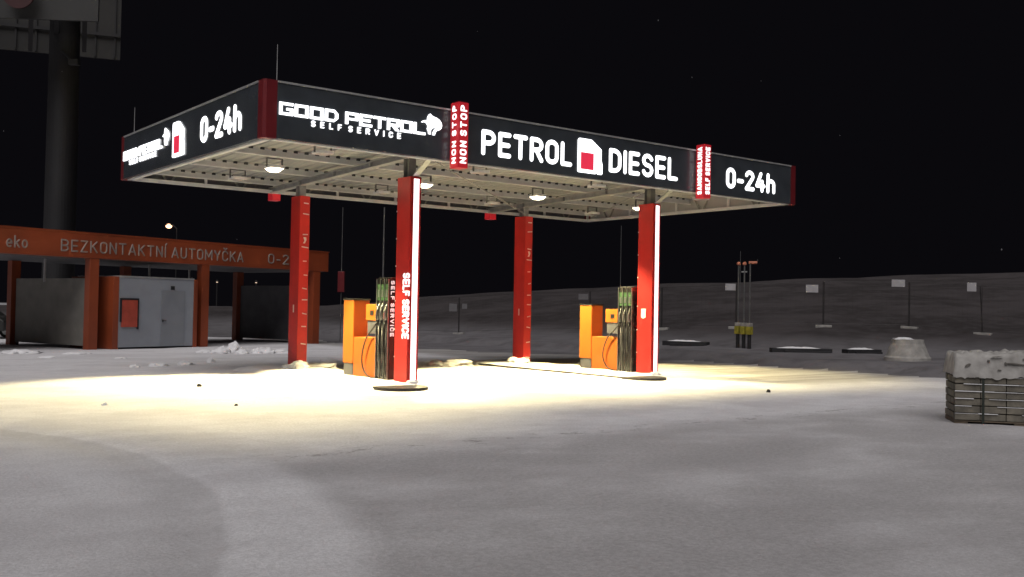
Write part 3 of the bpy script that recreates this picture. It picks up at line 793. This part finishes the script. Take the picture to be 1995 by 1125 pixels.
# kiosk in the middle bay
ka=wp(214); kb=wp(379); kz=2.62; ky=-.15
kiosk=thing('wash_kiosk','pale grey kiosk with orange corners and a red service panel in the wash bay','kiosk',WA+wx*ka)
MB().fbox(WA,wx,wy,Z,(ka+.24,ky,.06),(kb-.17,2.4,kz)).build('wall','kiosk',kiosk,.01)
MB().fbox(WA,wx,wy,Z,(ka,ky-.03,.0),(ka+.238,2.43,kz+.02)).build('corner_post','wash_orange',kiosk,.01)
MB().fbox(WA,wx,wy,Z,(kb-.168,ky-.03,.0),(kb,2.43,kz+.02)).build('corner_post','wash_orange',kiosk,.01)
MB().fbox(WA,wx,wy,Z,(ka+.24,ky-.02,kz+.002),(kb-.17,2.42,kz+.06)).build('roof_edge','trim',kiosk)
da=wp(308); db=wp(355)
dr=MB().fbox(WA,wx,wy,Z,(da,ky-.025,.08),(db,ky-.002,2.18)).build('door','kiosk_door',kiosk,.006)
MB().fbox(WA,wx,wy,Z,(da+.07,ky-.075,1.02),(da+.22,ky-.055,1.045)).fbox(WA,wx,wy,Z,(da+.06,ky-.075,.99),(da+.09,ky-.026,1.08)).build('handle','black',dr)
va=wp(327); MB().fbox(WA,wx,wy,Z,(va,ky-.02,2.22),(va+.17,ky-.002,2.36)).build('vent','black',kiosk)
ta=wp(231); tb=wp(262)
tm=MB().fbox(WA,wx,wy,Z,(ta,ky-.05,.80),(tb,ky-.002,1.80)).build('service_panel','kiosk_red',kiosk,.01)
q=MB(); q.fbox(WA,wx,wy,Z,(ta-.05,ky-.06,1.802),(tb+.05,ky-.002,1.86)); q.fbox(WA,wx,wy,Z,(tb+.002,ky-.06,.72),(tb+.05,ky-.002,1.80)); q.fbox(WA,wx,wy,Z,(ta-.05,ky-.06,1.0),(ta-.002,ky-.002,1.80))
q.build('panel_frame','black',tm)
# car far behind the wash, snow on its bonnet and roof
cp=at(22,640,46); cp.z=0
car=thing('parked_car','dark parked car with snow on its bonnet beyond the first wash bay','car',cp)
ca=RT.copy(); ca.z=0; ca.normalize(); cb=Vector((-ca.y,ca.x,0))
prof=[(-2.1,.35),(-2.1,.85),(-1.75,.98),(-1.1,1.05),(-.5,1.42),(.7,1.45),(1.35,1.02),(1.85,.94),(2.1,.80),(2.1,.35)]
cc=cp-ca*1.15
MB().prism(prof,cc-(-cb)*(-.85),ca,Z,1.7).build('body','car',car,.06)
gl_=[(-1.0,1.07),(-.48,1.37),(.62,1.39),(1.22,1.04)]
MB().prism(gl_,cc-cb*.865,ca,Z,.012).build('window','glass',car)
for xx in (-1.35,1.35):
    wv=MB().cyl(cc+ca*xx-cb*.86+Z*.32,cc+ca*xx-cb*.64+Z*.32,.32,n=20).build('wheel','rubber',car)
    MB().cyl(cc+ca*xx-cb*.872+Z*.32,cc+ca*xx-cb*.862+Z*.32,.19,n=16).build('rim','inox',wv)
MB().prism([(-.5,1.465),(.66,1.485),(.6,1.56),(-.4,1.55)],cc-cb*.8,ca,Z,-1.6).build('roof_snow','snow',car)
MB().prism([(1.36,1.04),(1.86,.965),(2.08,.84),(2.09,.95),(1.8,1.08),(1.42,1.14)],cc-cb*.8,ca,Z,-1.6).build('bonnet_snow','snow',car)

# ------------------------------------------------------------------ billboard pylon
pb=at(112,600,42.5); pb.z=0
pyl=thing('billboard_pylon','tall dark billboard tower on one thick round pole, rising behind the car wash','billboard',pb)
MB().cyl(pb,pb+Z*14.2,.66,.60,n=32).build('pole','pylon',pyl,smooth=False)
def panel(px0,px1,y0,y1,d0,d1,z0,z1,name,m,ribs):
    a=at(px0,y0,d0); b=at(px1,y1,d1); a.z=b.z=0
    ax=(b-a).normalized(); n=Vector((-ax.y,ax.x,0)); L=(b-a).length
    if n.dot(FW)<0: n=-n
    p=MB().fbox(a,ax,n,Z,(0,0,z0),(L,.12,z1)).build(name,m,pyl)
    if ribs:
        q=MB(); k=0
        while k<L:
            q.fbox(a,ax,n,Z,(k,-.08,z0+.05),(k+.07,-.002,z1)); k+=.85
        q.fbox(a,ax,n,Z,(0,-.16,z0+1.05),(L,-.082,z0+1.2))
        q.build('frame_rib','pylon',p)
    return p,a,ax,n,L
z1=at(150,33,39).z
p1=panel(-260,192,0,0,39,39.6,z1,z1+6,'front_board','board',False)
p2=panel(-260,237,0,0,44,47.5,at(237,118,47.5).z,at(237,118,47.5).z+6,'rear_board','board_back',True)
c1=at(36,-14,38.9)
nn=p1[3]
MB().cyl(c1-nn*.02,c1+nn*.06,.62,n=32).build('red_emblem','board_red',p1[0])
q=MB()
for px in (60,110,165): 
    a=at(px,50,39.6); b=at(px,60,45); a.z=z1+.3; b.z=z1+.2; q.bar(a,b,.18)
q.build('cross_beam','pylon',pyl)
fl=at(145,122,41.5)
MB().bar(at(120,100,42),fl,.08).build('floodlight_arm','pylon',pyl); 
MB().fbox(fl,RT,FW,UP,(-.2,-.15,-.12),(.2,.15,.12)).build('floodlight','board',pyl,.02)

# ------------------------------------------------------------------ far lamps and masts
def street_lamp(px,py,dep,r,m,label,arm=True):
    h=at(px,py,dep); g=Vector((h.x,h.y,height(h.x,h.y)))
    t=thing('street_lamp',label,'street lamp',g,'distant street lamps')
    off=RT*.9 if arm else Vector((0,0,0)); off.z=0
    b=g+off
    MB().tube([b-Z*.1,b+Z*(h.z-g.z)*.97,(b+h)/2+Z*((h.z-g.z)*.5+.12) if arm else b+Z*(h.z-g.z)*.985,h+Z*.18],.07,8).build('pole','pylon',t)
    MB().lathe(h,[(.05,.2),(r*1.2,.12),(r*1.25,r*.2)]).build('hood','pylon',t)
    bm=bmesh.new(); bmesh.ops.create_uvsphere(bm,u_segments=16,v_segments=10,radius=r)
    me=bpy.data.meshes.new('bulb'); bm.to_mesh(me); bm.free(); me.materials.append(MT[m]); me.transform(Matrix.Translation(h)@Matrix.Diagonal((1,1,.75,1)))
    link('bulb',me,t)
street_lamp(329,441,110,.33,'sodium','distant street lamp glowing orange white above the wash roof')
street_lamp(374,546,75,.07,'faint','tiny lamp glowing beside the top right corner of the grey kiosk',False)
street_lamp(423,550,90,.085,'faint','left of two tiny lamps seen through the right wash bay',False)
street_lamp(499,551,90,.085,'faint','right of two tiny lamps seen through the right wash bay',False)
def mast(px,y0,y1,dep,r,label,box=None):
    a=at(px,y1,dep); b=at(px+(y1-y0)*.016,y0,dep); g=Vector((a.x,a.y,height(a.x,a.y)-.1))
    t=thing('mast',label,'mast',g,'thin masts in the dark'); b=Vector((g.x,g.y,b.z))
    MB().cyl(g,b,r*.7,r*.5,n=10).build('pole','ventpipe',t)
    if box:
        c=at(box[0],box[1],dep-.2); MB().fbox(Vector((g.x,g.y,c.z)),RT,FW,Z,(-.16,-.12,-.5),(.16,.12,.5)).build('equipment_box','darkred',t,.02)
mast(745,404,600,38,.05,'thin pale mast rising behind the left dispenser')
mast(663,404,640,48,.03,'thin dark mast with a red box, left of the left dispenser',(663,549))
mast(1208,440,600,52,.03,'faint thin mast between the right rear and right front columns')
mast(1441,490,620,60,.03,'faint thin mast behind the three vent pipes')

# ------------------------------------------------------------------ vents, cone, slabs
VG='vent pipes beside the tank field'
for i,(px,top,pyb) in enumerate(((1437,514,678),(1448.5,514,679),(1459.5,512,680))):
    g=gnd(px,pyb); dep=(g-CAM).dot(FW); tp=at(px+2.5,top,dep); zt_=tp.z
    lab=['leftmost of three thin vent pipes on yellow sleeves','middle one of three thin vent pipes, with a small crossbar','rightmost of three thin vent pipes, with a sideways red cap'][i]
    t=thing('vent_pipe',lab,'vent pipe',g,VG)
    MB().cyl(g-Z*.05,Vector((g.x,g.y,zt_)),.032,n=12).build('pipe','ventpipe',t)
    MB().cyl(g-Z*.05,g+Z*.62,.075,n=12).build('foot','black',t)
    MB().box((g.x-.10,g.y-.10,g.z+.55),(g.x+.10,g.y+.10,g.z+.86)).build('sleeve','ventyellow',t,.01)
    MB().box((g.x-.09,g.y-.09,g.z+.863),(g.x+.09,g.y+.09,g.z+1.0)).build('cover','concrete',t,.01)
    e=Vector((g.x,g.y,zt_))
    if i==2: MB().cyl(e-RT*.06,e+RT*.26,.055,n=12).build('cap','ventred',t)
    else: MB().lathe(e,[(.03,-.07),(.075,-.04),(.075,.03),(.03,.07)],12).build('cap','ventred',t)
    if i==1: MB().bar(e-RT*.12-Z*.32,e+RT*.10-Z*.32,.05).build('crossbar','trim',t)
g=gnd(1768,703)
t=thing('manhole_cone','grey concrete manhole cone standing on snowy ground left of the pallet','concrete cone',g)
dep=(g-CAM).dot(FW); sc_=dep/FPX
mb=MB().lathe(g-Z*.05,[(44*sc_,0),(43*sc_,9*sc_),(40*sc_,12*sc_),(31*sc_,36*sc_),(30*sc_,44*sc_),(22*sc_,44.5*sc_),(21*sc_,30*sc_)],32)
mb.build('cone_shell','concrete',t,smooth=False)
lump('top_snow',g+Z*(41*sc_)-RT*(8*sc_),20*sc_,17*sc_,4*sc_,None,None,None,77).parent=t
ts=[o for o in t.children if o.name.startswith('top_snow')][0]; ts.matrix_parent_inverse=Matrix.Translation(-g)
for i,(xa,xb,py,lab) in enumerate(((1290,1376,673,'dark slab lying in the snow just right of the lit column'),(1504,1622,687,'longest dark slab in the snow, right of the vent pipes'),(1652,1718,689,'short dark slab in the snow left of the concrete cone'))):
    a=gnd(xa,py); b=gnd(xb,py+1); ax=(b-a); ax.z=0; L=ax.length; ax.normalize(); n=Vector((-ax.y,ax.x,0)); o=Vector((a.x,a.y,max(a.z,b.z)-.08))
    t=thing('dark_slab',lab,'slab',o,'dark slabs left on the verge')
    MB().fbox(o,ax,n,Z,(0,0,0),(L,.4,.22)).fbox(o,ax,n,Z,(L*.2,-.12,.0),(L*.97,-.002,.14)).build('slab','slab',t,.015)
    mb=MB(); m_=14
    for k in range(m_+1):
        for j in (0,1,2,3):
            u=k/m_; yy=(.03,.12,.28,.37)[j]; mb.v.append(o+ax*(L*(.10+.72*u))+n*yy+Z*(.2215+(.05 if j in(1,2) else .0)*(1+.6*mnoise.noise(Vector((k*.7,j,i))))*min(1,4*u,4*(1-u))))
    for k in range(m_):
        for j in range(3): q=k*4+j; mb.f.append((q,q+1,q+5,q+4))
    mb.build('slab_snow','snow',t,smooth=True)

# ------------------------------------------------------------------ site fence with notices
posts=[]
for px in (775,895,1020,1150,1290,1435,1605,1772,1915,2060):
    d=lerp_tab(FD,px); p=at(px,600,d); p.z=height(p.x,p.y); posts.append((px,p))
places=['farthest left','behind the left dispenser gap','left of the right rear column','behind the right dispenser','right of the lit right column','behind the vent pipes','right of the vent pipes','behind the concrete cone','at the right picture edge']
for i in range(len(posts)-1):
    a=posts[i][1]; b=posts[i+1][1]; ax=b-a; L=ax.length; axn=ax.normalized()
    t=thing('fence_panel','grey wire mesh site fence panel, '+places[i],'fence',a,'site fence panels along the bank')
    tilt=RT*(-.12 if posts[i][0]==1915 else 0)
    h=2.0
    q=MB(); q.cyl(a-Z*.05,a+Z*h+tilt,.024,n=8); q.cyl(b-ax*.012-Z*.05,b-ax*.012+Z*h,.012,n=8); q.cyl(a+Z*h+tilt,b-ax*.03+Z*h,.008,n=6); q.cyl(a+Z*.15,b-ax*.03+Z*.15,.008,n=6)
    q.build('frame','wire',t)
    q=MB(); k=.2
    while k<L-.15:
        q.bar(a+axn*k+Z*.15,a+axn*k+Z*h,.0018); k+=.2
    z=.4
    while z<h-.1: q.bar(a+Z*z,b+Z*z,.0018); z+=.25
    q.build('mesh','wire',t)
    nf=Vector((-axn.y,axn.x,0))
    MB().fbox(a,axn,nf,Z,(-.35,-.11,-.06),(.35,.11,.09)).build('foot','concrete',t,.02)
for i,(x0,x1,y0,y1,lab) in enumerate(((875,890,592,607,'dim white notice, left of a close pair on the dark bank'),(900,910,592,602,'smallest dim white notice, right of a close pair on the dark bank'),(1127,1146,573,584,'dim white notice just above the right dispenser tower'),(1413,1433,553,566,'white notice on the fence beside the vent pipes'),(1570,1594,555,570,'white notice on the fence between the vent pipes and the cone'),(1737,1763,545,559,'white notice on the fence above the concrete cone'),(1884,1902,551,568,'white nearly square notice on the fence above the snowy pallet'))):
    d=lerp_tab(FD,(x0+x1)/2)-.12
    a=at(x0,y1,d); w=(x1-x0)*d/FPX; h=(y1-y0)*d/FPX; rr=RT.copy(); rr.z=0; rr.normalize()
    nf=Vector((-rr.y,rr.x,0))
    m_='notice' if i>2 else 'notice_dim'
    if 'notice_dim' not in MT: MT['notice_dim']=mat('notice_dim',(.14,.135,.14),.6,0,.1,4)
    t=tag(MB().fbox(a,rr,nf,Z,(0,-.01,0),(w,.01,h)).build('notice_board',m_,None,.004),lab,'notice','white notices hung on the site fence')

# ------------------------------------------------------------------ pallet of pavers
o=Vector((8.03,-8.87,0)); o.z=height(o.x,o.y)-.02
ax=Vector((.60,-.80,0)).normalized(); ay=Vector((-ax.y,ax.x,0))
if ay.dot(FW)<0: ay=-ay
pal=thing('paver_pallet','strapped stack of grey concrete pavers with snowy white wrapping on top','pallet',o)
L,Wd=1.9,1.0
pm=MB()
for k in (0,.88,1.70): pm.fbox(o,ax,ay,Z,(k,.02,.0),(k+.2,Wd-.02,.05))
for k in range(6): pm.fbox(o,ax,ay,Z,(.0,.01+k*.165,.052),(L,.15+k*.165,.075))
pm.build('pallet','wood',pal,.004)
zz=.08
for ly in range(6):
    h=.112; mb=MB(); n=5; xw=L/n
    for k in range(n):
        for j in range(5):
            jx=random.uniform(-.006,.006); jy=random.uniform(-.016,.004) if j==0 else 0; jz=random.uniform(-.006,.002)
            mb.fbox(o,ax,ay,Z,(k*xw+.004+jx,j*Wd/5+.004+jy,zz+.002),(k*xw+xw-.004+jx,(j+1)*Wd/5-.004,zz+h-.006+jz))
    mb.build('paver_layer','paver',pal,.008)
    sn=MB()   # snow caught on the ledges of the layer
    a=0
    while a<L-.05:
        w_=random.uniform(.10,.38); w_=min(w_,L-a)
        if random.random()<.8:
            e=random.uniform(.004,.013); sn.fbox(o,ax,ay,Z,(a,-.012-e*.6,zz+h-.010),(a+w_,.02,zz+h-.010+e))
        a+=w_
    sn.build('ledge_snow','snow',pal,.004)
    zz+=h+.006
for s in (.40,1.36):
    q=MB(); q.fbox(o,ax,ay,Z,(s,-.026,.03),(s+.035,-.020,zz+.02)); q.fbox(o,ax,ay,Z,(s,-.026,zz+.0205),(s+.035,Wd,zz+.024)); q.build('strap','strap',pal)
# crumpled wrapping with snow on top
mb=MB(); nx,ny=80,44
for j in range(ny+1):
    for i in range(nx+1):
        u=i/nx; v=j/ny
        xx=-.03+u*(L+.06); yy=-.04+v*(Wd+.08)
        e=min(u,1-u,v*.8,(1-v)*.8)
        p=Vector((xx*5,yy*5,2)); h=.345*smooth(0,.022,e)+.05*mnoise.noise(p)*smooth(0,.05,e)+.05*abs(mnoise.noise(p*2.3))
        h+=.04*smooth(.35,.6,u)
        if v<.03: h-=.03+.05*abs(mnoise.noise(Vector((xx*4,0,7))))
        mb.v.append(o+ax*xx+ay*yy+Z*(zz+.0+h))
for j in range(ny):
    for i in range(nx): a=j*(nx+1)+i; mb.f.append((a,a+1,a+nx+2,a+nx+1))
mb.build('wrapping','wrap',pal,smooth=True,fix=False)
for (s_,z,w_,hh,sl) in ((.14,.17,.09,.045,.5),(.47,.27,.04,.03,.1),(.73,.24,.40,.018,-.06),(.72,.23,.04,.045,0),(.98,.31,.12,.02,.3),(1.30,.17,.15,.02,.2),(1.32,.27,.10,.025,-.2),(.52,.33,.17,.015,.1),(.62,.13,.06,.013,0),(1.10,.08,.10,.014,-.3),(1.50,.10,.14,.02,.2)):
    P=[(0,0),(w_*.5,-hh*.35+sl*w_*.5),(w_,sl*w_),(w_*.7,hh*.5+sl*w_*.7),(w_*.2,hh*.7)]
    MB().prism(P,o+ax*s_-ay*.052+Z*(zz+z-.02),ax,Z,-.03).build('wrap_tear','wrap_fold',pal)

# ------------------------------------------------------------------ a few flakes in the air
mb=MB()
for k in range(14):
    px=random.uniform(0,1995); py=random.uniform(0,520); d=random.uniform(4,10); c=at(px,py,d); r=random.uniform(.0022,.0045)
    mb.add([c+X*r,c-X*r,c+Y*r,c-Y*r,c+Z*r*1.6,c-Z*r*1.6],[(0,2,4),(2,1,4),(1,3,4),(3,0,4),(2,0,5),(1,2,5),(3,1,5),(0,3,5)])
MT['flake']=mat('flake',(.16,.16,.17),.8)
tag(mb.build('falling_snow','flake'),'sparse snowflakes drifting down through the dark air','snow',kind='stuff')

# ------------------------------------------------------------------ light
w=bpy.data.worlds.new('World'); sc.world=w; w.use_nodes=True
bg=w.node_tree.nodes['Background']; bg.inputs['Color'].default_value=(.80,.74,1.0,1); bg.inputs['Strength'].default_value=.0037
sd=bpy.data.lights.new('sun','SUN'); sd.energy=2.05; sd.angle=R_(50); sd.color=(1,.96,.965)
so=bpy.data.objects.new('sun',sd); COL.objects.link(so)
so.rotation_euler=Vector((.43,.40,-.84)).to_track_quat('-Z','Y').to_euler()
vs=sc.view_settings; vs.view_transform='Standard'; vs.look='None'; vs.exposure=0; vs.gamma=1
sc.cycles.max_bounces=8
